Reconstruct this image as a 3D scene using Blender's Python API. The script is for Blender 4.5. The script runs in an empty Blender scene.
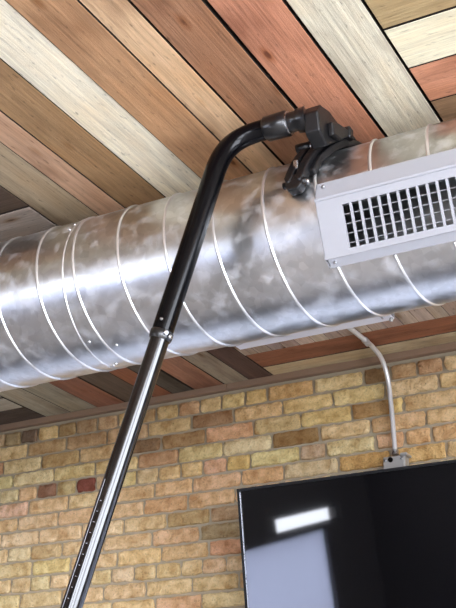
import bpy, math, random
from mathutils import Vector, Matrix, noise
R = math.radians
S = bpy.context.scene
COL = S.collection
random.seed(7)

# ------------------------------------------------------------------ frame
# working frame: x along the brick wall, y into it, z up, eye at the origin;
# everything is lifted by EYE at the end so that the floor is z = 0
EYE = 1.6
D = 4.0            # brick wall
H = 1.642          # ceiling planks
FL = -EYE
XL, XR, YF = -6.3, 3.5, -9.5
F_PX = 1109.0
YAW, PITCH, ROLL = R(-28.457), R(24.074), R(0.152)
cy_, sy_, cp_, sp_, cr_, sr_ = (math.cos(YAW), math.sin(YAW), math.cos(PITCH),
                                math.sin(PITCH), math.cos(ROLL), math.sin(ROLL))
fwd = Vector((sy_*cp_, cy_*cp_, sp_))
rt = Vector((cy_, -sy_, 0.0))
up = rt.cross(fwd)
right = rt*cr_ + up*sr_
upv = -rt*sr_ + up*cr_

def ray(x, y):
    return right*((x-228)/F_PX) - upv*((y-304)/F_PX) + fwd

# ------------------------------------------------------------------ helpers
def srgb(c):
    o = []
    for v in c[:3]:
        v = v/255.0
        o.append(v/12.92 if v <= .04045 else ((v+.055)/1.055)**2.4)
    return tuple(o) + (1.0,)

class MB:
    """collects faces in world coordinates"""
    def __init__(s):
        s.v, s.f, s.c, s.uv, s.sm = [], [], [], [], []
    def face(s, idx, col=None, uv=None, smooth=False):
        s.f.append(idx); s.c.append(col); s.uv.append(uv); s.sm.append(smooth)
    def add(s, pts, faces, col=None, smooth=False, uvs=None):
        b = len(s.v); s.v += [Vector(p) for p in pts]
        for k, f in enumerate(faces):
            s.face([b+i for i in f], col, uvs[k] if uvs else None, smooth)
    def box(s, a, b, col=None, bev=0.0):
        x0, y0, z0 = a; x1, y1, z1 = b
        if bev <= 0:
            P = [(x, y, z) for x in (x0, x1) for y in (y0, y1) for z in (z0, z1)]
            s.add(P, [(0,1,3,2),(4,6,7,5),(0,4,5,1),(2,3,7,6),(0,2,6,4),(1,5,7,3)], col)
            return
        # chamfered box: 24 vertices
        P, idx = [], {}
        for i, x in enumerate((x0, x1)):
            for j, y in enumerate((y0, y1)):
                for k, z in enumerate((z0, z1)):
                    sx, sy, sz = (1-2*i)*bev, (1-2*j)*bev, (1-2*k)*bev
                    idx[(i,j,k,0)] = len(P); P.append((x, y+sy, z+sz))
                    idx[(i,j,k,1)] = len(P); P.append((x+sx, y, z+sz))
                    idx[(i,j,k,2)] = len(P); P.append((x+sx, y+sy, z))
        Fc = []
        for i in (0, 1):
            q = [idx[(i,0,0,0)], idx[(i,0,1,0)], idx[(i,1,1,0)], idx[(i,1,0,0)]]; Fc.append(q if i == 0 else q[::-1])
            q = [idx[(0,i,0,1)], idx[(1,i,0,1)], idx[(1,i,1,1)], idx[(0,i,1,1)]]; Fc.append(q if i == 0 else q[::-1])
            q = [idx[(0,0,i,2)], idx[(0,1,i,2)], idx[(1,1,i,2)], idx[(1,0,i,2)]]; Fc.append(q if i == 0 else q[::-1])
        for i in (0, 1):
            for j in (0, 1):
                Fc.append([idx[(i,j,0,0)], idx[(i,j,1,0)], idx[(i,j,1,1)], idx[(i,j,0,1)]])
                Fc.append([idx[(i,0,j,0)], idx[(i,1,j,0)], idx[(i,1,j,2)], idx[(i,0,j,2)]])
                Fc.append([idx[(0,i,j,1)], idx[(1,i,j,1)], idx[(1,i,j,2)], idx[(0,i,j,2)]])
                for k in (0, 1):
                    Fc.append([idx[(i,j,k,0)], idx[(i,j,k,1)], idx[(i,j,k,2)]])
        s.add(P, Fc, col)
    def tube(s, path, rad, n=20, caps=True, smooth=True, col=None):
        path = [Vector(p) for p in path]
        rads = rad if isinstance(rad, (list, tuple)) else [rad]*len(path)
        rings = []; b0 = len(s.v)
        prev = None
        for i, p in enumerate(path):
            t = (path[min(i+1, len(path)-1)] - path[max(i-1, 0)]).normalized()
            if prev is None:
                a = Vector((0, 0, 1)) if abs(t.z) < .9 else Vector((1, 0, 0))
                u = t.cross(a).normalized()
            else:
                u = (prev - t*prev.dot(t)).normalized()
            prev = u; w = t.cross(u)
            rings.append([p + (u*math.cos(2*math.pi*k/n) + w*math.sin(2*math.pi*k/n))*rads[i] for k in range(n)])
        for r_ in rings: s.v += r_
        for i in range(len(path)-1):
            for k in range(n):
                a = b0+i*n+k; b = b0+i*n+(k+1) % n
                s.face([a, b, b+n, a+n], col, None, smooth)
        if caps:
            s.add(rings[0], [tuple(range(n))[::-1]], col)
            s.add(rings[-1], [tuple(range(n))], col)
    def prism(s, prof, x0, x1, col=None):
        """profile in (y, z) extruded along x"""
        n = len(prof)
        P = [(x0, a, b) for a, b in prof] + [(x1, a, b) for a, b in prof]
        s.add(P, [tuple(range(n)), tuple(range(n, 2*n))[::-1]] +
              [(i, i+n, (i+1) % n + n, (i+1) % n) for i in range(n)], col)
    def build(s, name, mat, parent=None, bevel=0.0, loc=None, seg=2):
        me = bpy.data.meshes.new(name)
        o = bpy.data.objects.new(name, me)
        off = Vector((0, 0, 0))
        if parent is not None:
            off = Vector(parent.get('_o', (0, 0, 0)))
            o.parent = parent; o['_o'] = tuple(off)
        else:
            if loc is not None: off = Vector(loc)
            o.location = off; o['_o'] = tuple(off)
        me.from_pydata([tuple(v - off) for v in s.v], [], s.f)
        me.validate(clean_customdata=False)
        import bmesh
        bm = bmesh.new(); bm.from_mesh(me)
        bmesh.ops.recalc_face_normals(bm, faces=bm.faces) if not any(s.uv) else None
        bm.to_mesh(me); bm.free()
        for p, sm in zip(me.polygons, s.sm): p.use_smooth = sm
        if any(c is not None for c in s.c):
            at = me.color_attributes.new('tint', 'FLOAT_COLOR', 'CORNER')
            for p, c in zip(me.polygons, s.c):
                for li in p.loop_indices: at.data[li].color = c or (1, 1, 1, 1)
        if any(s.uv):
            ul = me.uv_layers.new(name='plank')
            for p, u in zip(me.polygons, s.uv):
                if u:
                    for li, q in zip(p.loop_indices, u): ul.data[li].uv = q
        me.materials.append(mat)
        COL.objects.link(o)
        if bevel > 0:
            m = o.modifiers.new('soft_edges', 'BEVEL'); m.width = bevel; m.segments = seg
            m.limit_method = 'ANGLE'; m.angle_limit = R(35)
        return o

def thing(name, loc, label, cat, group=None):
    o = bpy.data.objects.new(name, None); COL.objects.link(o)
    o.location = loc; o['_o'] = tuple(loc); o.empty_display_size = .05
    o['label'] = label; o['category'] = cat
    if group: o['group'] = group
    return o

def tag(o, label, cat):
    o['label'] = label; o['category'] = cat; return o

def struct(o):
    o['kind'] = 'structure'; return o

# ------------------------------------------------------------------ materials
def mat(name):
    m = bpy.data.materials.new(name); m.use_nodes = True
    nt = m.node_tree; b = nt.nodes['Principled BSDF']
    return m, nt, b

def N(nt, t, **kw):
    n = nt.nodes.new(t)
    for k, v in kw.items():
        if k in n.inputs: n.inputs[k].default_value = v
        else: setattr(n, k, v)
    return n

def plain(name, col, rough=.5, metal=0.0, coat=0.0, bump=0.0, bscale=200, spec=.5):
    m, nt, b = mat(name)
    b.inputs['Base Color'].default_value = srgb(col)
    b.inputs['Roughness'].default_value = rough
    b.inputs['Metallic'].default_value = metal
    b.inputs['Coat Weight'].default_value = coat
    b.inputs['Specular IOR Level'].default_value = spec
    tc = N(nt, 'ShaderNodeTexCoord')
    nz = N(nt, 'ShaderNodeTexNoise', Scale=bscale, Detail=3.0)
    nt.links.new(tc.outputs['Object'], nz.inputs['Vector'])
    mr = N(nt, 'ShaderNodeMapRange'); mr.inputs['To Min'].default_value = rough*.85; mr.inputs['To Max'].default_value = rough*1.15
    nt.links.new(nz.outputs['Fac'], mr.inputs['Value']); nt.links.new(mr.outputs[0], b.inputs['Roughness'])
    if bump > 0:
        bp = N(nt, 'ShaderNodeBump', Strength=bump, Distance=.002)
        nt.links.new(nz.outputs['Fac'], bp.inputs['Height']); nt.links.new(bp.outputs[0], b.inputs['Normal'])
    return m

def ramp(nt, stops):
    r_ = nt.nodes.new('ShaderNodeValToRGB')
    el = r_.color_ramp.elements
    el[0].position, el[0].color = stops[0]
    el[1].position, el[1].color = stops[-1]
    for p, c in stops[1:-1]:
        e = el.new(p); e.color = c
    return r_

def g(v): return (v, v, v, 1)

def mixmul(nt, a, b, fac=1.0):
    m = nt.nodes.new('ShaderNodeMix'); m.data_type = 'RGBA'; m.blend_type = 'MULTIPLY'
    m.inputs[0].default_value = fac
    nt.links.new(a, m.inputs[6]); nt.links.new(b, m.inputs[7])
    return m.outputs[2]

def wood_material():
    m, nt, b = mat('weathered_planks')
    L = nt.links.new
    at = N(nt, 'ShaderNodeAttribute', attribute_name='tint')
    uv = N(nt, 'ShaderNodeUVMap', uv_map='plank')
    mp = N(nt, 'ShaderNodeMapping'); mp.inputs['Scale'].default_value = (2.2, 42, 1)
    L(uv.outputs[0], mp.inputs[0])
    n1 = N(nt, 'ShaderNodeTexNoise', Scale=1.0, Detail=6.0, Roughness=.65, Distortion=.6); L(mp.outputs[0], n1.inputs['Vector'])
    r1 = ramp(nt, [(.28, g(.62)), (.5, g(.98)), (.72, g(1.28))]); L(n1.outputs['Fac'], r1.inputs[0])
    mp2 = N(nt, 'ShaderNodeMapping'); mp2.inputs['Scale'].default_value = (5, 170, 1); L(uv.outputs[0], mp2.inputs[0])
    n2 = N(nt, 'ShaderNodeTexNoise', Scale=1.0, Detail=4.0, Roughness=.7); L(mp2.outputs[0], n2.inputs['Vector'])
    r2 = ramp(nt, [(.3, g(.72)), (.5, g(1.0)), (.75, g(1.12))]); L(n2.outputs['Fac'], r2.inputs[0])
    mp3 = N(nt, 'ShaderNodeMapping'); mp3.inputs['Scale'].default_value = (3, 7, 1); L(uv.outputs[0], mp3.inputs[0])
    n3 = N(nt, 'ShaderNodeTexNoise', Scale=1.0, Detail=3.0); L(mp3.outputs[0], n3.inputs['Vector'])
    r3 = ramp(nt, [(.3, srgb((205, 196, 190))), (.5, g(1.0)), (.7, srgb((255, 246, 236)))]); L(n3.outputs['Fac'], r3.inputs[0])
    # knots
    mp4 = N(nt, 'ShaderNodeMapping'); mp4.inputs['Scale'].default_value = (3.4, 9.5, 1); L(uv.outputs[0], mp4.inputs[0])
    vo = N(nt, 'ShaderNodeTexVoronoi', Scale=1.0); L(mp4.outputs[0], vo.inputs['Vector'])
    r4 = ramp(nt, [(.0, srgb((105, 78, 52))), (.045, srgb((130, 98, 68))), (.075, srgb((215, 196, 172))), (.16, g(1.0))]); L(vo.outputs['Distance'], r4.inputs[0])
    c = mixmul(nt, at.outputs['Color'], r1.outputs[0], .75)
    c = mixmul(nt, c, r2.outputs[0], .8)
    c = mixmul(nt, c, r3.outputs[0], 1)
    c = mixmul(nt, c, r4.outputs[0], .9)
    # saw pits and dark flecks along the grain
    mp5 = N(nt, 'ShaderNodeMapping'); mp5.inputs['Scale'].default_value = (26, 95, 1); L(uv.outputs[0], mp5.inputs[0])
    n5 = N(nt, 'ShaderNodeTexNoise', Scale=1.0, Detail=2.0, Roughness=.5); L(mp5.outputs[0], n5.inputs['Vector'])
    r5 = ramp(nt, [(.26, g(.45)), (.34, g(.9)), (.4, g(1.0))]); L(n5.outputs['Fac'], r5.inputs[0])
    c = mixmul(nt, c, r5.outputs[0], .8)
    L(c, b.inputs['Base Color'])
    b.inputs['Roughness'].default_value = .75
    b.inputs['Specular IOR Level'].default_value = .25
    bp = N(nt, 'ShaderNodeBump', Strength=.6, Distance=.003)
    ad = N(nt, 'ShaderNodeMath', operation='ADD'); L(n1.outputs['Fac'], ad.inputs[0]); L(n2.outputs['Fac'], ad.inputs[1])
    L(ad.outputs[0], bp.inputs['Height']); L(bp.outputs[0], b.inputs['Normal'])
    return m

def brick_material():
    m, nt, b = mat('old_brick')
    L = nt.links.new
    at = N(nt, 'ShaderNodeAttribute', attribute_name='tint')
    tc = N(nt, 'ShaderNodeTexCoord')
    n1 = N(nt, 'ShaderNodeTexNoise', Scale=22.0, Detail=5.0, Roughness=.6); L(tc.outputs['Object'], n1.inputs['Vector'])
    r1 = ramp(nt, [(.3, srgb((205, 184, 160))), (.5, srgb((242, 236, 226))), (.66, g(1.06))]); L(n1.outputs['Fac'], r1.inputs[0])
    n2 = N(nt, 'ShaderNodeTexNoise', Scale=120.0, Detail=4.0, Roughness=.7); L(tc.outputs['Object'], n2.inputs['Vector'])
    r2 = ramp(nt, [(.3, g(.6)), (.45, g(.98)), (.7, g(1.12))]); L(n2.outputs['Fac'], r2.inputs[0])
    vo = N(nt, 'ShaderNodeTexVoronoi', Scale=38.0); L(tc.outputs['Object'], vo.inputs['Vector'])
    r3 = ramp(nt, [(.0, g(.4)), (.07, g(.5)), (.12, g(1.0))]); L(vo.outputs['Distance'], r3.inputs[0])
    c = mixmul(nt, at.outputs['Color'], r1.outputs[0], 1)
    c = mixmul(nt, c, r2.outputs[0], .85)
    c = mixmul(nt, c, r3.outputs[0], .75)
    L(c, b.inputs['Base Color']); b.inputs['Roughness'].default_value = .88
    b.inputs['Specular IOR Level'].default_value = .2
    ad = N(nt, 'ShaderNodeMath', operation='ADD'); L(n1.outputs['Fac'], ad.inputs[0]); L(n2.outputs['Fac'], ad.inputs[1])
    bp = N(nt, 'ShaderNodeBump', Strength=1.0, Distance=.012); L(ad.outputs[0], bp.inputs['Height']); L(bp.outputs[0], b.inputs['Normal'])
    return m

def duct_material():
    m, nt, b = mat('galvanised_steel')
    L = nt.links.new
    tc = N(nt, 'ShaderNodeTexCoord')
    b.inputs['Metallic'].default_value = 1.0
    # zinc spangle
    vo = N(nt, 'ShaderNodeTexVoronoi', Scale=45.0); L(tc.outputs['Object'], vo.inputs['Vector'])
    bw = N(nt, 'ShaderNodeRGBToBW'); L(vo.outputs['Color'], bw.inputs[0])
    r0 = ramp(nt, [(0.0, g(.86)), (1.0, g(1.05))]); L(bw.outputs[0], r0.inputs[0])
    # white oxide smudges
    nz = N(nt, 'ShaderNodeTexNoise', Scale=19.0, Detail=6.0, Roughness=.6, Distortion=.25); L(tc.outputs['Object'], nz.inputs['Vector'])
    r1 = ramp(nt, [(.5, g(0)), (.58, g(.4)), (.72, g(.85))]); L(nz.outputs['Fac'], r1.inputs[0])
    nb = N(nt, 'ShaderNodeTexNoise', Scale=3.0, Detail=3.0); L(tc.outputs['Object'], nb.inputs['Vector'])
    r2 = ramp(nt, [(.3, srgb((188, 189, 187))), (.7, srgb((218, 220, 222)))]); L(nb.outputs['Fac'], r2.inputs[0])
    mx = N(nt, 'ShaderNodeMix'); mx.data_type = 'RGBA'
    mx.inputs[7].default_value = srgb((228, 230, 234))
    L(r1.outputs[0], mx.inputs[0]); L(r2.outputs[0], mx.inputs[6])
    c = mixmul(nt, mx.outputs[2], r0.outputs[0], 1)
    L(c, b.inputs['Base Color'])
    mr = N(nt, 'ShaderNodeMapRange'); mr.inputs['To Min'].default_value = .31; mr.inputs['To Max'].default_value = .5
    L(r1.outputs[0], mr.inputs['Value']); L(mr.outputs[0], b.inputs['Roughness'])
    mt = N(nt, 'ShaderNodeMapRange'); mt.inputs['To Min'].default_value = 1.0; mt.inputs['To Max'].default_value = .8
    L(r1.outputs[0], mt.inputs['Value']); L(mt.outputs[0], b.inputs['Metallic'])
    n5 = N(nt, 'ShaderNodeTexNoise', Scale=7.0, Detail=2.0); L(tc.outputs['Object'], n5.inputs['Vector'])
    bp = N(nt, 'ShaderNodeBump', Strength=.12, Distance=.006); L(n5.outputs['Fac'], bp.inputs['Height'])
    L(bp.outputs[0], b.inputs['Normal'])
    return m

def floor_material():
    m, nt, b = mat('sealed_concrete')
    tc = N(nt, 'ShaderNodeTexCoord')
    n1 = N(nt, 'ShaderNodeTexNoise', Scale=2.0, Detail=6.0); nt.links.new(tc.outputs['Object'], n1.inputs['Vector'])
    r1 = ramp(nt, [(.3, srgb((182, 181, 180))), (.7, srgb((202, 201, 200)))]); nt.links.new(n1.outputs['Fac'], r1.inputs[0])
    nt.links.new(r1.outputs[0], b.inputs['Base Color']); b.inputs['Roughness'].default_value = .45
    return m

M_WOOD = wood_material(); M_BRICK = brick_material(); M_DUCT = duct_material(); M_FLOOR = floor_material()
M_MORTAR = plain('lime_mortar', (160, 148, 126), .95, bump=.9, bscale=60, spec=.1)
M_PLASTER = plain('painted_plaster', (205, 200, 192), .85, bump=.2, bscale=80)
M_DARKWALL = plain('charcoal_paint', (70, 66, 64), .7)
M_REFLECTOR = plain('pale_reflector_paint', (222, 231, 250), .5)
M_GAP = plain('dark_ceiling_void', (14, 12, 11), .95, spec=.05)
M_SEAM = plain('bright_seam_steel', (222, 222, 222), .3, metal=.85)
M_WHITE = plain('white_powder_coat', (150, 151, 156), .5)
M_BLACK = plain('black_powder_coat', (13, 13, 15), .30, coat=.3, bump=.08, bscale=500)
M_RUBBER = plain('matt_black_casting', (11, 11, 13), .38, bump=.15, bscale=300)
M_TUBE = plain('gloss_black_tube', (4, 4, 6), .15, metal=0.0, coat=0, spec=.16)
M_CHROME = plain('dark_polished_tube', (5, 6, 9), .13, metal=0.0, spec=.7)
M_STEEL = plain('bright_steel', (190, 192, 196), .28, metal=1.0)
M_SCREW = plain('zinc_screw', (205, 205, 205), .35, metal=.7)
M_EMT = plain('conduit_steel', (214, 214, 214), .35, metal=.45)
M_SCREEN = plain('glossy_screen', (5, 5, 7), .03, coat=.0, spec=.7)
M_BEZEL = plain('gloss_black_plastic', (6, 6, 8), .4, spec=.3)
M_FIXTURE = plain('grey_enamel', (222, 225, 236), .4)
M_TRIMWOOD = plain('stained_trim', (128, 104, 84), .75, bump=.5, bscale=50)
M_BOX = plain('cast_box_metal', (168, 165, 160), .4, metal=.3)

# blind cloth lets daylight through
M_BLIND, _nt, _b = mat('roller_blind_cloth')
_tr = _nt.nodes.new('ShaderNodeBsdfTranslucent'); _tr.inputs[0].default_value = srgb((205, 208, 220))
_nt.links.new(_tr.outputs[0], _nt.nodes['Material Output'].inputs[0])

# ------------------------------------------------------------------ ceiling
def tone(c, sat, gain):
    l = .3*c[0] + .59*c[1] + .11*c[2]
    return tuple((l + (v-l)*sat)*gain*k for v, k in zip(c, (1.0, 1.0, .975)))
def jit(c, a=8):
    d = random.uniform(-a, a)
    k = min(1.0, 236/max(c)); c = tuple(v*k for v in c)
    return srgb([max(8, min(250, v + d + random.uniform(-3, 3))) for v in c])

UVSEED = [0.0]
ceil_mb = MB(); gap_mb = MB()
TH = .018
def plank(x0, x1, y0, y1, along, col, drop=0.0, e=None, gp=.0022):
    """one ceiling board; lower face at H + small drop"""
    z0 = H - drop; z1 = H + TH
    x0 += gp; x1 -= gp; y0 += gp; y1 -= gp
    b = .0010
    P = [(x0, y0, z0+b), (x1, y0, z0+b), (x1, y1, z0+b), (x0, y1, z0+b),
         (x0+b, y0+b, z0), (x1-b, y0+b, z0), (x1-b, y1-b, z0), (x0+b, y1-b, z0),
         (x0, y0, z1), (x1, y0, z1), (x1, y1, z1), (x0, y1, z1)]
    Fc = [(7, 6, 5, 4), (4, 5, 1, 0), (5, 6, 2, 1), (6, 7, 3, 2), (7, 4, 0, 3),
          (0, 1, 9, 8), (1, 2, 10, 9), (2, 3, 11, 10), (3, 0, 8, 11)]
    UVSEED[0] += 3.37
    ou, ov = UVSEED[0], UVSEED[0]*.73
    def uvf(i):
        x, y = P[i][0], P[i][1]
        return ((y+ou, x+ov) if along == 'y' else (x+ou, y+ov))
    face_col = jit(tone(col, .80, 1.06)); edge_shade = srgb((46, 38, 32))   # shade inside the gaps, put into the colour of the board sides
    b0 = len(ceil_mb.v); ceil_mb.v += [Vector(p) for p in P]
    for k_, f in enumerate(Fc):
        ceil_mb.face([b0+i for i in f], face_col if k_ < 5 else edge_shade, [uvf(i) for i in f])

def ydir(bounds, cols, y0, y1, gaps=None):
    for i, c in enumerate(cols):
        plank(bounds[i], bounds[i+1], y0, y1, 'y', c, random.uniform(0, .003), gp=.0022 + random.random()*.002 if not gaps else gaps[i])
def xdir(bounds, cols, x0, x1):
    for i, c in enumerate(cols):
        plank(x0, x1, bounds[i], bounds[i+1], 'x', c, random.uniform(0, .003), gp=.0036)

PAL = [(150, 135, 105), (186, 130, 100), (150, 112, 80), (198, 192, 172), (178, 130, 88), (198, 160, 120), (148, 105, 76),
       (184, 118, 88), (192, 184, 168), (96, 80, 68), (125, 112, 102), (205, 200, 172), (140, 105, 72)]
XB = [-3.126, -1.935, -.687, .56, 1.80, 3.05]
YS, YE = 2.84, 4.0     # the squares of boards meet above the duct
# square seen above the duct: boards run toward the wall
ydir([-1.935, -1.784, -1.688, -1.544, -1.396, -1.252, -1.153, -1.001, -.843, -.687],
     [(158, 142, 112), (184, 146, 114), (158, 118, 84), (212, 205, 184), (182, 138, 98), (206, 170, 126), (156, 110, 78),
      (188, 120, 86), (202, 194, 176)], 1.50, YS,
     [.0018, .0020, .0030, .0018, .0018, .0022, .0060, .0052, .0045])
# to its right and left: boards parallel to the wall
xdir([1.50, 1.70, 1.86, 2.02, 2.19, 2.352, 2.51, 2.68, YS],
     [PAL[3], PAL[1], (176, 148, 104), (212, 204, 176), (186, 122, 88), (146, 108, 76), PAL[3], PAL[0]], -.687, .56)
xdir([1.50, 1.68, 1.84, 2.0, 2.15, 2.305, 2.463, 2.62, YS],
     [PAL[0], PAL[3], PAL[4], PAL[6], (84, 68, 56), (142, 126, 116), (132, 120, 110), PAL[9]], -3.126, -1.935)
# squares between duct and brick wall
ydir([-3.126, -2.983, -2.833, -2.675, -2.53, -2.43, -2.323, -2.167, -2.045, -1.935],
     [(160, 150, 134), (150, 140, 124), (140, 88, 66), (100, 82, 72), (150, 90, 62), (96, 80, 72), (158, 104, 76), (142, 126, 108),
      (86, 64, 56)], YS, YE, [.0025, .0025, .006, .003, .003, .005, .007, .003, .002])
xdir([YS, 3.0, 3.17, 3.34, 3.50, 3.66, 3.808, YE],
     [PAL[6], PAL[3], PAL[0], PAL[2], (128, 118, 106), (158, 148, 132), (76, 64, 58)], -4.37, -3.126)
# right-hand square under the wall: boards parallel to it, one course cut into short blocks
xdir([YS, 3.0, 3.16, 3.32, 3.47], [PAL[0], PAL[6], PAL[3], PAL[2]], -1.935, -.687)
xx = -1.935
while xx < -.69:
    w = random.uniform(.056, .066)
    plank(xx, min(xx+w, -.687), 3.47, 3.715, 'y', random.choice([(172, 146, 132), (160, 138, 126), (150, 132, 124), (178, 156, 140)]), .001, gp=.0009)
    xx += w
xdir([3.715, 3.868, YE], [(150, 90, 64), (186, 158, 128)], -1.935, -.687)
# the rest of the ceiling
def square(x0, x1, y0, y1, d):
    n = max(1, round(((x1-x0) if d == 'y' else (y1-y0))/.152))
    cols = [random.choice(PAL) for _ in range(n)]
    if d == 'y': ydir([x0 + (x1-x0)*i/n for i in range(n+1)], cols, y0, y1)
    else: xdir([y0 + (y1-y0)*i/n for i in range(n+1)], cols, x0, x1)
xs = [XL, -5.61, -4.37] + XB + [XR]
ys = [YF, -8.3, -7.0, -5.75, -4.5, -3.2, -2.02, -.85, .32, 1.50, YS, YE]
for i in range(len(xs)-1):
    for j in range(len(ys)-1):
        if j == 9 and xs[i] in (-3.126, -1.935, -.687): continue
        if j == 10 and xs[i] in (-4.37, -3.126, -1.935): continue
        square(xs[i], xs[i+1], ys[j], ys[j+1], 'y' if (i+j) % 2 == 0 else 'x')
ceiling = struct(ceil_mb.build('ceiling', M_WOOD))
gap_mb.box((XL-.2, YF-.2, H+TH), (XR+.2, D+.25, H+TH+.05))
struct(gap_mb.build('ceiling_deck', M_GAP))

# ------------------------------------------------------------------ brick wall
PITCHZ = .0697; Z0 = 1.604
rows = {   # joints read off along each course, as pixels, with the brick to the right of each
 0: ([-9,6,22,39,59,77,98,118.5,137,157,179,200.5,222,245.5,268,314,364,391,417.5,443.4,465],
     [(166,138,98),(152,126,90),(104,80,66),(196,160,108),(156,120,78),(158,122,86),(182,140,104),(190,155,100),(168,130,90),(184,148,98),(180,134,96),(216,188,128),(216,186,122),(206,162,98),(188,142,80),(222,192,128),(134,98,58),(168,128,80),(168,128,84),(216,182,128)]),
 1: ([-12,28.4,67,108,148.4,192.3,234.5,282.7,333,385.6,439,490],
     [(200,170,112),(170,134,90),(168,130,84),(172,136,90),(180,144,90),(148,110,72),(206,166,110),(204,168,104),(216,184,120),(222,184,134),(216,178,118)]),
 2: ([-38,4,42,80.5,120,162,206,254,301.6,352,391,404,458],
     [(170,120,90),(216,188,132),(170,136,84),(192,156,102),(128,96,62),(150,108,70),(206,150,108),(188,154,98),(218,182,114),(168,124,70),(210,168,98),(216,172,124)]),
 3: ([-26,14,54.5,95.5,139,179,223.4,272.4,320,371.5,426.4,480],
     [(188,164,106),(224,194,138),(206,178,120),(200,168,112),(178,128,84),(218,188,122),(216,190,142),(140,100,52),(220,182,124),(200,152,108),(216,172,118)]),
 4: ([-18,1,19,38,57.7,76.6,97,118,137,159.5,181.6,203.7,227.4,251,300.8,326,376,405.5,432,480],
     [(190,165,110),(188,168,120),(206,162,114),(134,86,64),(172,148,98),(128,62,50),(180,140,100),(206,176,110),(212,182,128),(192,158,100),(202,162,106),(192,142,106),(194,154,86),(232,202,132),(178,144,114),(216,186,132),(204,156,112),(196,152,96),(192,146,96)]),
 5: ([-12,29,69,110,155.3,193.5,241.6,285,338.7,392,447,500],
     [(210,166,132),(198,162,112),(202,168,122),(200,158,114),(206,158,112),(214,166,118),(196,148,98),(192,168,126),(188,138,76),(206,158,90),(216,170,120)]),
 6: ([-22,18.3,59,100,144.5,188.7,236,284],
     [(190,156,110),(194,156,116),(214,174,122),(220,176,128),(194,140,98),(208,162,112),(200,160,116)]),
 7: ([-38,1.6,39.8,83,124.7,167.4,211,256],
     [(200,170,126),(202,168,132),(220,182,134),(206,170,122),(190,156,106),(164,136,84),(164,130,96)]),
 8: ([-12,8.7,31.6,62.4,105,152.4,200.5,248],
     [(212,182,134),(212,182,138),(174,146,96),(206,172,122),(210,172,128),(200,150,112),(150,124,88)]),
 9: ([-8,32.4,71,118,162,209.3,256],
     [(206,176,122),(210,186,118),(206,170,126),(216,176,116),(208,164,112),(190,128,94)]),
 10: ([-8,12,31.6,51,70,92,112,134.7,157,182,203,227,252],
     [(216,186,136),(224,196,146),(224,200,150),(214,180,132),(206,174,124),(216,186,134),(220,182,142),(226,192,132),(220,182,124),(198,170,122),(216,172,132),(196,160,126)]),
 11: ([-20,20.5,62,104,146.7,192.6,240,288],
     [(212,180,130),(218,184,134),(212,176,128),(214,176,128),(210,174,124),(206,170,118),(200,160,116)]),
 12: ([-34,6,48,72,112,156,202.5,250],
     [(216,184,136),(214,180,130),(206,170,126),(220,184,132),(216,178,124),(224,170,126),(212,184,130)]),
}
def wallx(px, zc):
    """wall x of the point at height zc whose image column is px"""
    lo, hi = -6.0, 2.0
    for _ in range(50):
        m = (lo+hi)/2; p = Vector((m, D, zc)); u = 228 + F_PX*p.dot(right)/p.dot(fwd)
        if u < px: lo = m
        else: hi = m
    return (lo+hi)/2

BP = [(200, 168, 118), (216, 186, 130), (172, 136, 92), (206, 158, 112), (188, 152, 98), (150, 112, 74), (214, 176, 124), (196, 146, 106), (134, 92, 66), (212, 184, 134)]
brick_mb = MB()
def brick(x0, x1, z0, z1, col, fine):
    j = .0045
    gx = .0064 + random.uniform(-.0018, .0018); gz = .0060 + random.uniform(-.0012, .0012)
    a0, a1, b0, b1 = x0+gx, x1-gx, z0+gz, z1-gz
    yf = D - .009 - random.uniform(0, .004)
    nx = max(3, int((a1-a0)/.014)) if fine else 1
    nz = 4 if fine else 1
    sd = Vector((random.uniform(0, 90), random.uniform(0, 90), 0))
    c = tone(col, .66, 1.27); c = jit((c[0]*1.0, c[1], c[2]*.98), 4)
    rings = []
    # rim set back on the mortar, then the face, edges worn
    def pt(u, v, depth, inset):
        x = a0 + (a1-a0)*u; z = b0 + (b1-b0)*v
        q = Vector((x*38, z*38, 0)) + sd
        n1 = noise.noise(q); n2 = noise.noise(q + Vector((31, 17, 5)))
        w = .0068 if fine else 0
        # rounded corners
        cu, cv = abs(u-.5)*2, abs(v-.5)*2
        rc = max(0, cu-.86)*max(0, cv-.6)*.06 if fine else 0
        sx = 1 if u < .5 else -1; sz = 1 if v < .5 else -1
        x += n1*w + sx*(rc*.6 + (inset if cu > .99 else 0)); z += n2*w*.8 + sz*(rc*.35 + (inset if cv > .99 else 0))
        dd = depth + noise.noise(q*1.7)*.002*(1 if fine else 0)
        return (x, dd, z)
    idx = {}; P = []
    for i in range(nx+1):
        for k in range(nz+1):
            idx[(i, k)] = len(P); P.append(pt(i/nx, k/nz, yf, .0022))
    Fc = [(idx[(i, k)], idx[(i+1, k)], idx[(i+1, k+1)], idx[(i, k+1)]) for i in range(nx) for k in range(nz)]
    loop = [(i, 0) for i in range(nx)] + [(nx, k) for k in range(nz)] + [(i, nz) for i in range(nx, 0, -1)] + [(0, k) for k in range(nz, 0, -1)]
    mid = []; base = []
    for (i, k) in loop:
        mid.append(len(P)); P.append(pt(i/nx, k/nz, yf+.003, 0))
    for (i, k) in loop:
        base.append(len(P)); p = pt(i/nx, k/nz, yf+.003, 0); P.append((p[0], D+.01, p[2]))
    n = len(loop)
    for t in range(n):
        t2 = (t+1) % n
        Fc.append((idx[loop[t2]], idx[loop[t]], mid[t], mid[t2]))
        Fc.append((mid[t2], mid[t], base[t], base[t2]))
    brick_mb.add(P, Fc, c, fine)

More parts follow.
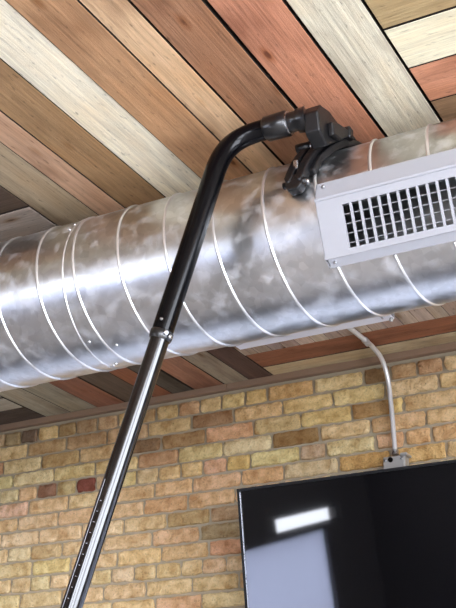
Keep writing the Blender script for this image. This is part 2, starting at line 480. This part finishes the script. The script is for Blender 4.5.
zrow = Z0; k = 0
while zrow > FL:
    z1 = zrow; z0 = max(FL, zrow - PITCHZ); zc = (z0+z1)/2
    done_lo = done_hi = None
    if k in rows:
        jn, cs = rows[k]; X = [wallx(p, zc) for p in jn]
        for i, c in enumerate(cs): brick(X[i], X[i+1], z0, z1, c, True)
        done_lo, done_hi = X[0], X[-1]
    head = (k % 6 == 4)
    def fill(a, b, fine):
        x = a
        while x < b - .02:
            w = .106 if head else .2134
            if b - x - w < .05: w = b - x
            brick(x, x+w, z0, z1, random.choice(BP), fine); x += w
    if done_lo is not None:
        fill(XL, done_lo, False); fill(done_hi, XR, k < 7)
    else:
        off = .1067*(k % 2)
        fill(XL-off if False else XL, XR, k < 20) if not off else (brick(XL, XL+off, z0, z1, random.choice(BP), False), fill(XL+off, XR, False))
    zrow -= PITCHZ; k += 1
mort = MB()
# mortar bed: a gently uneven slab
nx, nz = 220, 60
P = []; Fc = []
for i in range(nx+1):
    for j in range(nz+1):
        x = XL-.2 + (XR-XL+.4)*i/nx; z = FL-.05 + (H-FL+.07)*j/nz
        P.append((x, D + .001 + noise.noise(Vector((x*9, z*9, 0)))*.003, z))
for i in range(nx):
    for j in range(nz):
        a = i*(nz+1)+j; Fc.append((a, a+nz+1, a+nz+2, a+1))
mort.add(P, Fc, None, True)
mort.box((XL-.2, D+.02, FL-.05), (XR+.2, D+.25, H+TH))
wb = struct(mort.build('wall_back', M_MORTAR))
bricks = struct(brick_mb.build('wall_back_bricks', M_BRICK, wb))
# timber strip closing the joint between ceiling and brick
tm = MB()
xx = XL
while xx < XR:
    w = min(random.uniform(1.0, 1.6), XR-xx)
    tm.box((xx+.001, 3.966, 1.613), (xx+w-.001, 3.996, H-.001), None, .002); xx += w
trim = struct(tm.build('trim_1', M_TRIMWOOD))

# ------------------------------------------------------------------ room shell
wm = MB(); wm.box((XL+.001, 3.955, FL+.001), (XR-.001, 3.986, .42), None, .004); struct(wm.build('wall_back_reflector', M_REFLECTOR))  # added out of view: pale panel for the bright reflection under the duct
rm = MB(); rm.box((XL+.3, 2.75, FL+.0005), (XR-.3, 3.80, FL+.008), None, .003); struct(rm.build('floor_added_dark_strip', M_DARKWALL))  # added unseen dark strip, gives the duct its dark reflected stripe
fm = MB(); fm.box((XL-.2, YF-.2, FL-.1), (XR+.2, D+.2, FL)); struct(fm.build('floor', M_FLOOR))

def wall_holes(name, axis, pos, a0, a1, holes, m, thick=.2, inward=1):
    """wall in plane axis=pos; holes (u0,u1,z0,z1)"""
    w = MB()
    us = sorted({a0, a1} | {h for q in holes for h in q[:2]})
    for i in range(len(us)-1):
        u0, u1 = us[i], us[i+1]; um = (u0+u1)/2
        segs = sorted([(q[2], q[3]) for q in holes if q[0] <= um <= q[1]])
        z = FL
        for s0, s1 in segs + [(H, H)]:
            if s0 > z + 1e-4:
                p0, p1 = (pos-thick, pos) if inward > 0 else (pos, pos+thick)
                if axis == 'y': w.box((u0, p0, z), (u1, p1, s0))
                else: w.box((p0, u0, z), (p1, u1, s0))
            z = s1
    return struct(w.build(name, m))

def portal(x0, x1, y0, y1, z0, z1, rot):
    l = bpy.data.lights.new('daylight_portal', 'AREA'); l.shape = 'RECTANGLE'
    l.cycles.is_portal = True
    o = bpy.data.objects.new('daylight_portal', l); COL.objects.link(o)
    o.location = ((x0+x1)/2, (y0+y1)/2, (z0+z1)/2)
    l.size = (x1-x0) if abs(x1-x0) > abs(y1-y0) else (y1-y0); l.size_y = z1-z0
    o.rotation_euler = rot
    return o

HF = [(.2, 3.2, -1.0, 1.45)]
HR = [(-8.6, -2.4, -1.3, 1.55), (-1.6, 1.9, -1.2, 1.52)]
HL = [(-8.25, -5.95, .265, .51), (-7.6, -4.4, -1.1, .22), (-8.2, -3.1, 1.06, 1.50)]
wall_holes('wall_front', 'y', YF, XL-.2, XR+.2, HF, M_DARKWALL)
wall_holes('wall_right', 'x', XR, YF, D, HR, M_PLASTER, inward=-1)
wall_holes('wall_left', 'x', XL, YF, D, HL, M_DARKWALL)
wn = 0
def window_frame(axis, pos, h, mull=1):
    global wn
    wn += 1
    w = MB(); t = .035
    def bar(u0, u1, z0, z1):
        sg = -1 if pos < 0 else 1
        q0, q1 = sorted((pos+sg*.05, pos+sg*.10))
        if axis == 'y': w.box((u0, q0, z0), (u1, q1, z1))
        else: w.box((q0, u0, z0), (q1, u1, z1))
    u0, u1, z0, z1 = h
    bar(u0, u1, z0, z0+t); bar(u0, u1, z1-t, z1); bar(u0, u0+t, z0+t, z1-t); bar(u1-t, u1, z0+t, z1-t)
    for i in range(1, mull):
        u = u0 + (u1-u0)*i/mull; bar(u-t/2, u+t/2, z0+t, z1-t)
    struct(w.build('window_%d' % wn, M_BEZEL))
for h in HF:
    window_frame('y', YF, h, 3)
    portal(h[0], h[1], YF-.16, YF-.16, h[2], h[3], (R(90), 0, 0))
for h in HR:
    window_frame('x', XR, h, 3)
    portal(XR+.16, XR+.16, h[0], h[1], h[2], h[3], (R(90), 0, R(90)))
for i, h in enumerate(HL):
    window_frame('x', XL, h, (1, 1, 4)[i])
    portal(XL-.16, XL-.16, h[0], h[1], h[2], h[3], (R(90), 0, R(-90)))
# blind in the lower window of the left wall, behind the eye
h = HL[1]
bl = MB(); bl.box((XL-.045, h[0]+.01, h[2]+.01), (XL-.042, h[1]-.01, h[3]-.01)); struct(bl.build('window_blind', M_BLIND))

# ------------------------------------------------------------------ duct
YC, ZC, RD = 2.422, 1.351, .2225
PIT = .1465
def dp(x, ph, r): a = R(ph); return Vector((x, YC - r*math.cos(a), ZC + r*math.sin(a)))
duct = thing('spiral_duct', (-2.0, YC, ZC-RD), 'large round galvanised spiral air duct running under the plank ceiling', 'duct')
OP = (-.882, -.372, -37.5, -10.0)     # opening behind the grille
def section(x0, x1, seam_at, r):
    m = MB(); us = [x0]
    while us[-1] < x1 - .12: us.append(us[-1]+.1)
    us.append(x1)
    if x0 < OP[0] < x1: us = sorted(set([u for u in us if not (abs(u-OP[0]) < .02 or abs(u-OP[1]) < .02)] + [OP[0], OP[1]]))
    phs = [-180 + 2.5*i for i in range(144)]
    for ph_i, ph in enumerate(phs): pass
    idx = {}
    for i, u in enumerate(us):
        for j, ph in enumerate(phs):
            idx[(i, j)] = len(m.v); m.v.append(dp(u, ph, r))
    for i in range(len(us)-1):
        for j in range(144):
            pm = phs[j] + 1.25; um = (us[i]+us[i+1])/2
            if OP[0] < um < OP[1] and OP[2] < pm < OP[3]: continue
            j2 = (j+1) % 144
            m.face([idx[(i, j)], idx[(i, j2)], idx[(i+1, j2)], idx[(i+1, j)]], None, None, True)
    o = m.build('duct_section', M_DUCT, duct)
    so = o.modifiers.new('sheet', 'SOLIDIFY'); so.thickness = .0012; so.offset = -1; so.use_rim = False
    # helical lock seam, one raised rib
    t = MB(); n0 = math.floor((x0 - seam_at)/PIT); path = []
    a = (x0+.004-seam_at)/PIT*-360; e = (x1-.004-seam_at)/PIT*-360
    steps = int(abs(e-a)/6)
    for s_ in range(steps+1):
        ph = a + (e-a)*s_/steps; x = seam_at - ph/360*PIT
        path.append((x, ph))
    W = [(-.0046, 0), (-.0024, .0036), (.0024, .0036), (.0046, 0)]
    b0 = len(t.v)
    for x, ph in path:
        for dx, dr in W: t.v.append(dp(x+dx, ph, r + dr + .0002))
    for i in range(len(path)-1):
        # keep the rib off the opening under the grille
        x, ph = path[i]; pn = (ph+180) % 360 - 180
        if OP[0]-.03 < x < OP[1]+.03 and -45 < pn < 7: continue
        for k_ in range(3):
            a_ = b0+i*4+k_; t.face([a_, a_+4, a_+5, a_+1], None, None, True)
    t.build('spiral_seam', M_SEAM, o)
    return o
J = -1.712
s1 = section(XL+.001, J, -1.802 - PIT*0, RD)
s2 = section(J, XR-.001, -1.092, RD)
# slip coupling between the lengths: thin rolled bead and its screws
cb = MB(); n = 96; path = [dp(J, 360*i/n, RD+.0012) for i in range(n)]
for dx, dr in ((0, 0),):
    b0 = 0
    W = [(-.0035, 0), (-.002, .0022), (.002, .0022), (.0035, 0)]
    for i in range(n):
        for dx, dr in W: cb.v.append(dp(J+dx, 360*i/n, RD+dr+.0002))
    for i in range(n):
        for k_ in range(3):
            a_ = i*4+k_; b_ = ((i+1) % n)*4+k_; cb.face([a_, b_, b_+1, a_+1], None, None, True)
cb.build('coupling_bead', M_SEAM, duct)
def screw(p, nrm, parent, r=.0045, m=M_SCREW):
    s_ = MB(); p = Vector(p); nrm = Vector(nrm).normalized()
    s_.tube([p, p+nrm*.0025, p+nrm*.004], [r, r, r*.6], 10, True)
    return s_.build('screw', m, parent)
for x, ph in ((J-.012, 34), (J+.018, 36), (J+.02, -62), (J-.004, -98), (J+.016, -96), (J+.03, -94), (J-.01, -30+72), (-1.62, -70)):
    p = dp(x, ph, RD-.0005); screw(p, p - Vector((x, YC, ZC)), duct)

# ------------------------------------------------------------------ supply grille
GX0, GX1 = -.944, -.312
grille = thing('supply_grille', ((GX0+GX1)/2, YC-RD, ZC-.1), 'white steel air supply grille with small square openings, screwed to the front of the duct', 'air vent')
# frame cross-section, (phi, radius): flange on the duct, face, lower flange
fr = MB()
RG = .2385
def fpoly(pa, pb, x0, x1, th=.003):
    """flat strip between two (phi, r) points"""
    a = dp(0, *pa); b = dp(0, *pb); d = (b-a).normalized(); nn = Vector((0, -d.z, d.y))
    if nn.dot(Vector((0, a.y-YC, a.z-ZC))) < 0: nn = -nn
    pr = [(a.y, a.z), (b.y, b.z), (b.y-nn.y*th, b.z-nn.z*th), (a.y-nn.y*th, a.z-nn.z*th)]
    fr.prism(pr, x0, x1)
P_TOP, P_A, P_B, P_BOT = (9.6, .2262), (-3.6, .2385), (-39.5, .2405), (-46.2, .231)
fpoly(P_TOP, P_A, GX0, GX1)
# the flat face with its opening: points along the chord
A3, B3 = dp(0, *P_A), dp(0, *P_B)
chord = (B3-A3)
def cpt(t, off=0.0):
    p = A3 + chord*t; d = chord.normalized(); nn = Vector((0, -d.z, d.y))
    if nn.dot(Vector((0, A3.y-YC, A3.z-ZC))) < 0: nn = -nn
    return p + nn*off
def cstrip(mb, t0, t1, x0, x1, o0, o1):
    q = [cpt(t0, o0), cpt(t1, o0), cpt(t1, o1), cpt(t0, o1)]
    mb.prism([(v.y, v.z) for v in q], x0, x1)
T0, T1 = .175, .90
OX0, OX1 = -.880, -.376
cstrip(fr, 0, T0, GX0, GX1, 0, -.003); cstrip(fr, T1, 1, GX0, GX1, 0, -.003)
cstrip(fr, T0, T1, GX0, OX0, 0, -.003); cstrip(fr, T0, T1, OX1, GX1, 0, -.003)
fpoly(P_B, P_BOT, GX0+.006, GX1-.006)
# upturned lips that read as thin shadow lines
cstrip(fr, -.012, .03, GX0, GX1, .0035, 0); cstrip(fr, .965, 1.01, GX0, GX1, .003, 0)
for xe in (GX0, GX1-.002):   # end plates closing down to the duct
    q = [dp(0, *P_TOP), A3, cpt(1), dp(0, *P_BOT)] + [dp(0, ph, RD+.0006) for ph in (-45, -36, -27, -18, -9, 0, 9)]
    fr.prism([(v.y, v.z) for v in q], xe, xe+.002)
frame = fr.build('frame', M_WHITE, grille)
nb = 21
for i in range(nb+1):
    x = OX0 + (OX1-OX0)*(i+.0)/nb + (.0 if i else .0)
    v = MB(); cstrip(v, T0-.01, T1+.01, x-.0029, x+.0029, -.0005, -.007)
    v.build('vertical_bar', M_WHITE, grille)
for i in range(1, 5):
    t = T0 + (T1-T0)*(i)/4.55
    v = MB(); cstrip(v, t-.006, t+.006, OX0, OX1, -.0075, -.016)
    v.build('horizontal_vane', M_WHITE, grille)
for x in (GX0+.022, GX1-.022):
    for t, o_ in ((-.10, None), (1.0, None)):
        a = dp(0, 5 if t < 0 else -42.5, (.2262+.2385)/2+.001 if t < 0 else .2372)
        screw((x, a.y, a.z), (0, a.y-YC, a.z-ZC), grille, .0042, M_STEEL)

# ------------------------------------------------------------------ clamp and pole
clamp = thing('duct_clamp', (-.97, 2.20, 1.50), 'black cast clamp gripping the top of the duct above the grille', 'clamp')
def arc_plate(mb, stops, r0, r1, step=3):
    """stops: (phi, x0, x1) – a curved plate hugging the duct"""
    prof = []
    for (p0, a0, b0), (p1, a1, b1) in zip(stops, stops[1:]):
        nn = max(1, int(abs(p1-p0)/step))
        for i in range(nn):
            t = i/nn; prof.append((p0+(p1-p0)*t, a0+(a1-a0)*t, b0+(b1-b0)*t))
    prof.append(stops[-1])
    b = len(mb.v)
    for ph, x0, x1 in prof:
        for x, r_ in ((x0, r0), (x1, r0), (x1, r1), (x0, r1)): mb.v.append(dp(x, ph, r_))
    for i in range(len(prof)-1):
        for k_ in range(4):
            a = b+i*4+k_; c = b+i*4+(k_+1) % 4; mb.face([a, c, c+4, a+4])
    mb.face([b, b+1, b+2, b+3][::-1]); e = b+(len(prof)-1)*4; mb.face([e, e+1, e+2, e+3])
s = MB()
arc_plate(s, [(18, -.968, -.945), (30, -.968, -.935), (42, -.968, -.915), (60, -.965, -.895), (80, -.96, -.885), (112, -.945, -.895), (125, -.935, -.905)], RD+.003, RD+.024)
s.build('saddle', M_RUBBER, clamp, bevel=.004)
# outer hooked arm with a long slot
s = MB()
arc_plate(s, [(9, -1.012, -1.002), (13, -1.018, -.994), (50, -.982, -.960)], RD+.012, RD+.040)
arc_plate(s, [(9, -.982, -.972), (13, -.988, -.964), (50, -.950, -.928)], RD+.012, RD+.040)
arc_plate(s, [(4, -1.004, -.978), (7, -1.014, -.968), (15, -1.017, -.965)], RD+.010, RD+.038)
arc_plate(s, [(46, -.986, -.930), (58, -.970, -.915), (66, -.960, -.910)], RD+.012, RD+.046)
s.build('jaw_arm', M_RUBBER, clamp, bevel=.004)
s = MB()
s.prism([(2.135, 1.500), (2.125, 1.550), (2.145, 1.580), (2.205, 1.594), (2.270, 1.590), (2.335, 1.583), (2.285, 1.560), (2.225, 1.512), (2.180, 1.478)], -.943, -.902)
s.prism([(2.185, 1.510), (2.180, 1.545), (2.225, 1.566), (2.300, 1.584), (2.350, 1.585), (2.285, 1.560), (2.235, 1.520)], -.903, -.886)
s.build('body', M_RUBBER, clamp, bevel=.005)
s = MB(); s.box((-.908, 2.285, 1.560), (-.882, 2.312, 1.594), None, .004); s.build('adjusting_lug', M_RUBBER, clamp)
def pin(x0, x1, ph, r_, rad):
    p = dp(0, ph, r_); q = MB(); q.tube([(x0, p.y, p.z), (x0+.001, p.y, p.z), (x1-.001, p.y, p.z), (x1, p.y, p.z)], [rad*.8, rad, rad, rad*.8], 16); return q
pin(-1.006, -.966, 41, RD+.038, .0135).build('pivot_bolt', M_RUBBER, clamp)
pin(-.967, -.961, 40, RD+.038, .0085).build('bolt_end', M_STEEL, clamp)
pin(-1.024, -.958, 10, RD+.026, .009).build('pivot_bolt', M_RUBBER, clamp)
pin(-.960, -.953, 9, RD+.026, .0075).build('bolt_end', M_STEEL, clamp)
q = MB(); p = dp(-.990, 22, RD+.038); q.box((p.x-.006, p.y-.004, p.z-.013), (p.x+.006, p.y+.004, p.z+.013), None, .002); q.build('spring_clip', M_STEEL, clamp)

# pole: horizontal socket, elbow, telescoping lower length
AX = Vector((-.98, 2.150, 1.560))
PT = ray(214, 175)*2.78; PB = ray(70, 612)*2.45
EL = Vector((-1.050, 2.140, 1.549))
dirp = (PB-PT).normalized()
pole = thing('telescoping_pole', (0, 0, 0), 'long black telescoping pole with curved top, hanging from the clamp in front of the duct', 'pole')
tfl = (FL - PT.z)/dirp.z; foot = PT + dirp*tfl
pole.location = foot; pole['_o'] = tuple(foot)
CR = PT - dirp*.005
c0 = EL; c1 = Vector((-1.158, 2.124, 1.548)); c2 = CR
path = [EL + Vector((.03, .0, .001)), EL]
for i in range(1, 25):
    t = i/24
    path.append(EL*(1-t)**3 + (EL+Vector((-.085, -.006, -.001)))*3*t*(1-t)**2 + (CR-dirp*.075)*3*t*t*(1-t) + CR*t**3)
PJ = PT + dirp*((ray(163, 333)*1).dot(Vector((0, 0, 0)))+0)
# joint where the tube steps down
def at_py(py):
    lo, hi = 0.0, 1.3
    for _ in range(40):
        m_ = (lo+hi)/2; p = PT + dirp*m_
        y_ = 304 - F_PX*p.dot(upv)/p.dot(fwd)
        if y_ < py: lo = m_
        else: hi = m_
    return lo
tj = at_py(336)
PJ = PT + dirp*tj
path += [PT + dirp*.01, PT + dirp*tj*.5, PJ]
m = MB(); m.tube(path, .0268, 32); up_t = m.build('upper_tube', M_TUBE, pole)
m = MB(); m.tube([PJ - dirp*.012, PJ - dirp*.010, PJ+dirp*.004, PJ+dirp*.010], [.0272, .0285, .0285, .0262], 32); m.build('locking_collar', M_BLACK, pole)
PE = foot - dirp*.02
m = MB(); m.tube([PJ + dirp*.0, PJ + dirp*.5, PE], .0236, 32); lo_t = m.build('lower_tube', M_CHROME, pole)
m = MB(); m.tube([foot - dirp*.03 + Vector((0, 0, .004)), Vector((foot.x, foot.y, FL+.012)), Vector((foot.x, foot.y, FL+.001))], [.026, .07, .075], 24); m.build('foot', M_RUBBER, pole)
# button and screws at the joint
side = dirp.cross(fwd).normalized()       # image left
if side.dot(right) > 0: side = -side
view = -(PJ.normalized()); view = (view - dirp*view.dot(dirp)).normalized()
p = PJ + (view*.93 - side*.30).normalized()*.0285; screw(p - dirp*.004, p-PJ, pole, .0065, M_STEEL)
p2 = PJ - dirp*.034; nn = (view*.9 + side*.42).normalized(); screw(p2 + nn*.0262, nn, pole, .0038, M_STEEL)
p2 = PJ + dirp*.0; nn = (view*.62 - side*.78).normalized(); screw(p2 + nn*.0275, nn, pole, .006, M_STEEL)
# height scale: line and tick marks on the lower tube
ts = at_py(482)
nn = (view*.62 + side*.78).normalized(); n2 = (view*.86 + side*.5).normalized()
m = MB(); rad = .0237
for a_, b_ in ((ts, ts+1.3),):
    m.tube([PT+dirp*a_+nn*(rad-.0004), PT+dirp*b_+nn*(rad-.0004)], .0010, 6)
m.build('scale_line', M_WHITE, pole)
tt = ts + .05
while tt < ts + .6:
    c = PT + dirp*tt
    na = (view*.80 + side*.60).normalized(); nc = (view*.88 + side*.47).normalized()
    m = MB(); m.tube([c+na*(rad-.0003), c+nc*(rad-.0001)], .0009, 6); tt += .0248
    m.build('scale_mark', M_WHITE, pole)
# socket collars along the duct axis
m = MB(); m.tube([(-1.053, EL.y, EL.z), (-1.048, EL.y, EL.z), (-.993, EL.y+.003, EL.z+.001), (-.988, EL.y+.003, EL.z+.001)], [.0285, .0325, .0335, .030], 32); m.build('socket_collar', M_BLACK, pole)
m = MB(); m.tube([(-.9885, EL.y+.003, EL.z+.001), (-.9865, EL.y+.003, EL.z+.001)], [.0300, .0300], 32); m.build('lock_ring', M_STEEL, pole)
m = MB(); m.tube([(-.99, EL.y+.003, EL.z+.001), (-.968, 2.145, 1.551), (-.966, 2.146, 1.551), (-.9445, 2.150, 1.552)], [.0262, .0262, .031, .033], 32); m.build('socket', M_BLACK, pole)

# ------------------------------------------------------------------ light fixture on the ceiling behind the duct
fx = thing('ceiling_light_housing', (-1.56, 3.42, 1.592), 'slim grey enamelled housing fixed to the ceiling behind the duct', 'light fixture')
m = MB(); m.box((-1.868, 3.20, 1.594), (-1.232, 3.545, H-.003), None, .003); m.build('housing', M_FIXTURE, fx)
m = MB(); m.box((-1.232, 3.215, 1.599), (-1.226, 3.530, H-.005)); m.build('end_cap', M_WHITE, fx)
m = MB(); m.tube([(-1.238, 3.525, 1.594), (-1.238, 3.525, 1.582), (-1.238, 3.525, 1.580)], [.007, .007, .004], 12); m.build('thumb_screw', M_STEEL, fx)
m = MB(); m.tube([(-1.262, 3.50, 1.594), (-1.262, 3.50, 1.586)], [.004, .004], 10); m.build('thumb_screw', M_STEEL, fx)

# ------------------------------------------------------------------ conduit and junction box
cond = thing('electrical_conduit', (-1.448, 3.93, 1.25), 'thin galvanised conduit bending from the ceiling down the bricks behind the television', 'conduit')
xc = -1.421; zc_ = 1.626; yw = 3.962; rb = .115
path = [(xc-.012, 3.545, zc_-.003), (xc-.006, 3.70, zc_-.004), (xc, 3.80, zc_-.008)]
for i in range(13):
    a = math.pi/2*i/12
    path.append((xc + .004*i/12, yw - rb + rb*math.sin(a)*1.0, (zc_-.014) - rb*1.15 + rb*1.15*math.cos(a)))
path += [(xc+.008, yw, 1.40), (xc+.012, yw, 1.225)]
m = MB(); m.tube(path, .0095, 16); m.build('tube', M_EMT, cond)
m = MB(); m.tube([(xc-.0045, 3.735, zc_-.005), (xc-.0035, 3.760, zc_-.006)], [.0128, .0128], 16); m.box((xc-.004, 3.738, 1.600), (xc+.022, 3.757, 1.606)); m.build('coupling', M_SCREW, cond)
m = MB(); m.tube([(xc+.012, yw, 1.238), (xc+.012, yw, 1.219)], [.0135, .0145], 12); m.build('connector', M_STEEL, cond)
jb = thing('junction_box', (-1.435, 3.97, 1.15), 'small grey metal junction box on the bricks just above the television', 'junction box')
m = MB(); m.box((-1.452, 3.935, 1.10), (-1.362, 3.984, 1.208), None, .004); jbb = m.build('box', M_BOX, jb)
m = MB(); m.box((-1.447, 3.930, 1.105), (-1.367, 3.9352, 1.200), None, .001); m.build('cover', M_BOX, jb)
for x_ in (-1.440, -1.374):
    screw((x_, 3.930, 1.192), (0, -1, 0), jb, .006, M_STEEL)
m = MB(); m.tube([(-1.418, 3.93, 1.192), (-1.418, 3.926, 1.192)], .010, 14); m.build('knockout', M_GAP, jb)
m = MB(); m.box((-1.378, 3.925, 1.203), (-1.350, 3.983, 1.214), None, .003); m.build('mounting_ear', M_BOX, jb)

# ------------------------------------------------------------------ television
tilt = R(8.6)
TL = Vector((-1.9213, 3.62, 1.0678)); TW, THh = 1.232, .708
tv = thing('television', (TL.x+TW/2, 3.70, TL.z-THh/2), 'large black flat-screen television tilted forward on the brick wall', 'television')
dn = Vector((0, math.sin(tilt), -math.cos(tilt))); fr_ = Vector((0, -math.cos(tilt), -math.sin(tilt)))
def tvbox(mb, u0, u1, v0, v1, d0, d1, bev=0):
    P = []
    for u in (u0, u1):
        for v in (v0, v1):
            for d in (d0, d1):
                P.append(TL + Vector((u, 0, 0)) + dn*v + fr_*d)
    mb.add(P, [(0,1,3,2),(4,6,7,5),(0,4,5,1),(2,3,7,6),(0,2,6,4),(1,5,7,3)])
m = MB(); tvbox(m, 0, TW, 0, THh, -.028, -.001); m.build('casing', M_BEZEL, tv, bevel=.002)
m = MB(); tvbox(m, .25, TW-.25, .18, THh-.05, -.06, -.028); m.build('rear_housing', M_BEZEL, tv, bevel=.004)
bz = .013
m = MB()
tvbox(m, 0, bz, 0, THh, -.001, .004); tvbox(m, TW-bz, TW, 0, THh, -.001, .004)
tvbox(m, bz, TW-bz, 0, bz*.8, -.001, .004); tvbox(m, bz, TW-bz, THh-.02, THh, -.001, .004)
m.build('bezel', M_BEZEL, tv, bevel=.001)
m = MB(); tvbox(m, bz-.0005, TW-bz+.0005, bz*.8-.0005, THh-.0195, -.001, .0005); m.build('screen', M_SCREEN, tv)
m = MB(); tvbox(m, bz-.0014, bz+.0004, bz, THh-.02, .0006, .0045); m.build('silver_edging', M_STEEL, tv)
m = MB(); P0 = TL + Vector((TW/2, 0, 0)) + dn*.36 - fr_*.05
m.box((P0.x-.2, P0.y-.01, P0.z-.14), (P0.x+.2, 3.982, P0.z+.14)); m.build('wall_bracket', M_BLACK, tv)

# ------------------------------------------------------------------ lift to floor = 0
for o in list(S.objects):
    if '_o' in o: del o['_o']
    if o.parent is None: o.location.z += EYE

# ------------------------------------------------------------------ camera
cam = bpy.data.cameras.new('camera'); co = bpy.data.objects.new('camera', cam); COL.objects.link(co)
mw = Matrix((right, upv, -fwd)).transposed().to_4x4(); mw.translation = Vector((0, 0, EYE))
co.matrix_world = mw
cam.sensor_fit = 'VERTICAL'; cam.sensor_height = 24; cam.lens = 24*F_PX/608
cam.clip_start = .05
S.camera = co

# ------------------------------------------------------------------ light
w = bpy.data.worlds.new('daylight'); S.world = w; w.use_nodes = True
bg = w.node_tree.nodes['Background']; bg.inputs[0].default_value = srgb((238, 243, 255)); bg.inputs[1].default_value = 16
S.cycles.use_denoising = True
S.cycles.max_bounces = 10; S.cycles.diffuse_bounces = 6; S.cycles.glossy_bounces = 5
S.cycles.sample_clamp_indirect = 12
S.cycles.caustics_reflective = True
vs = S.view_settings
vs.view_transform = 'Standard'; vs.look = 'None'; vs.gamma = 1; vs.use_curve_mapping = False
vs.exposure = 0.36
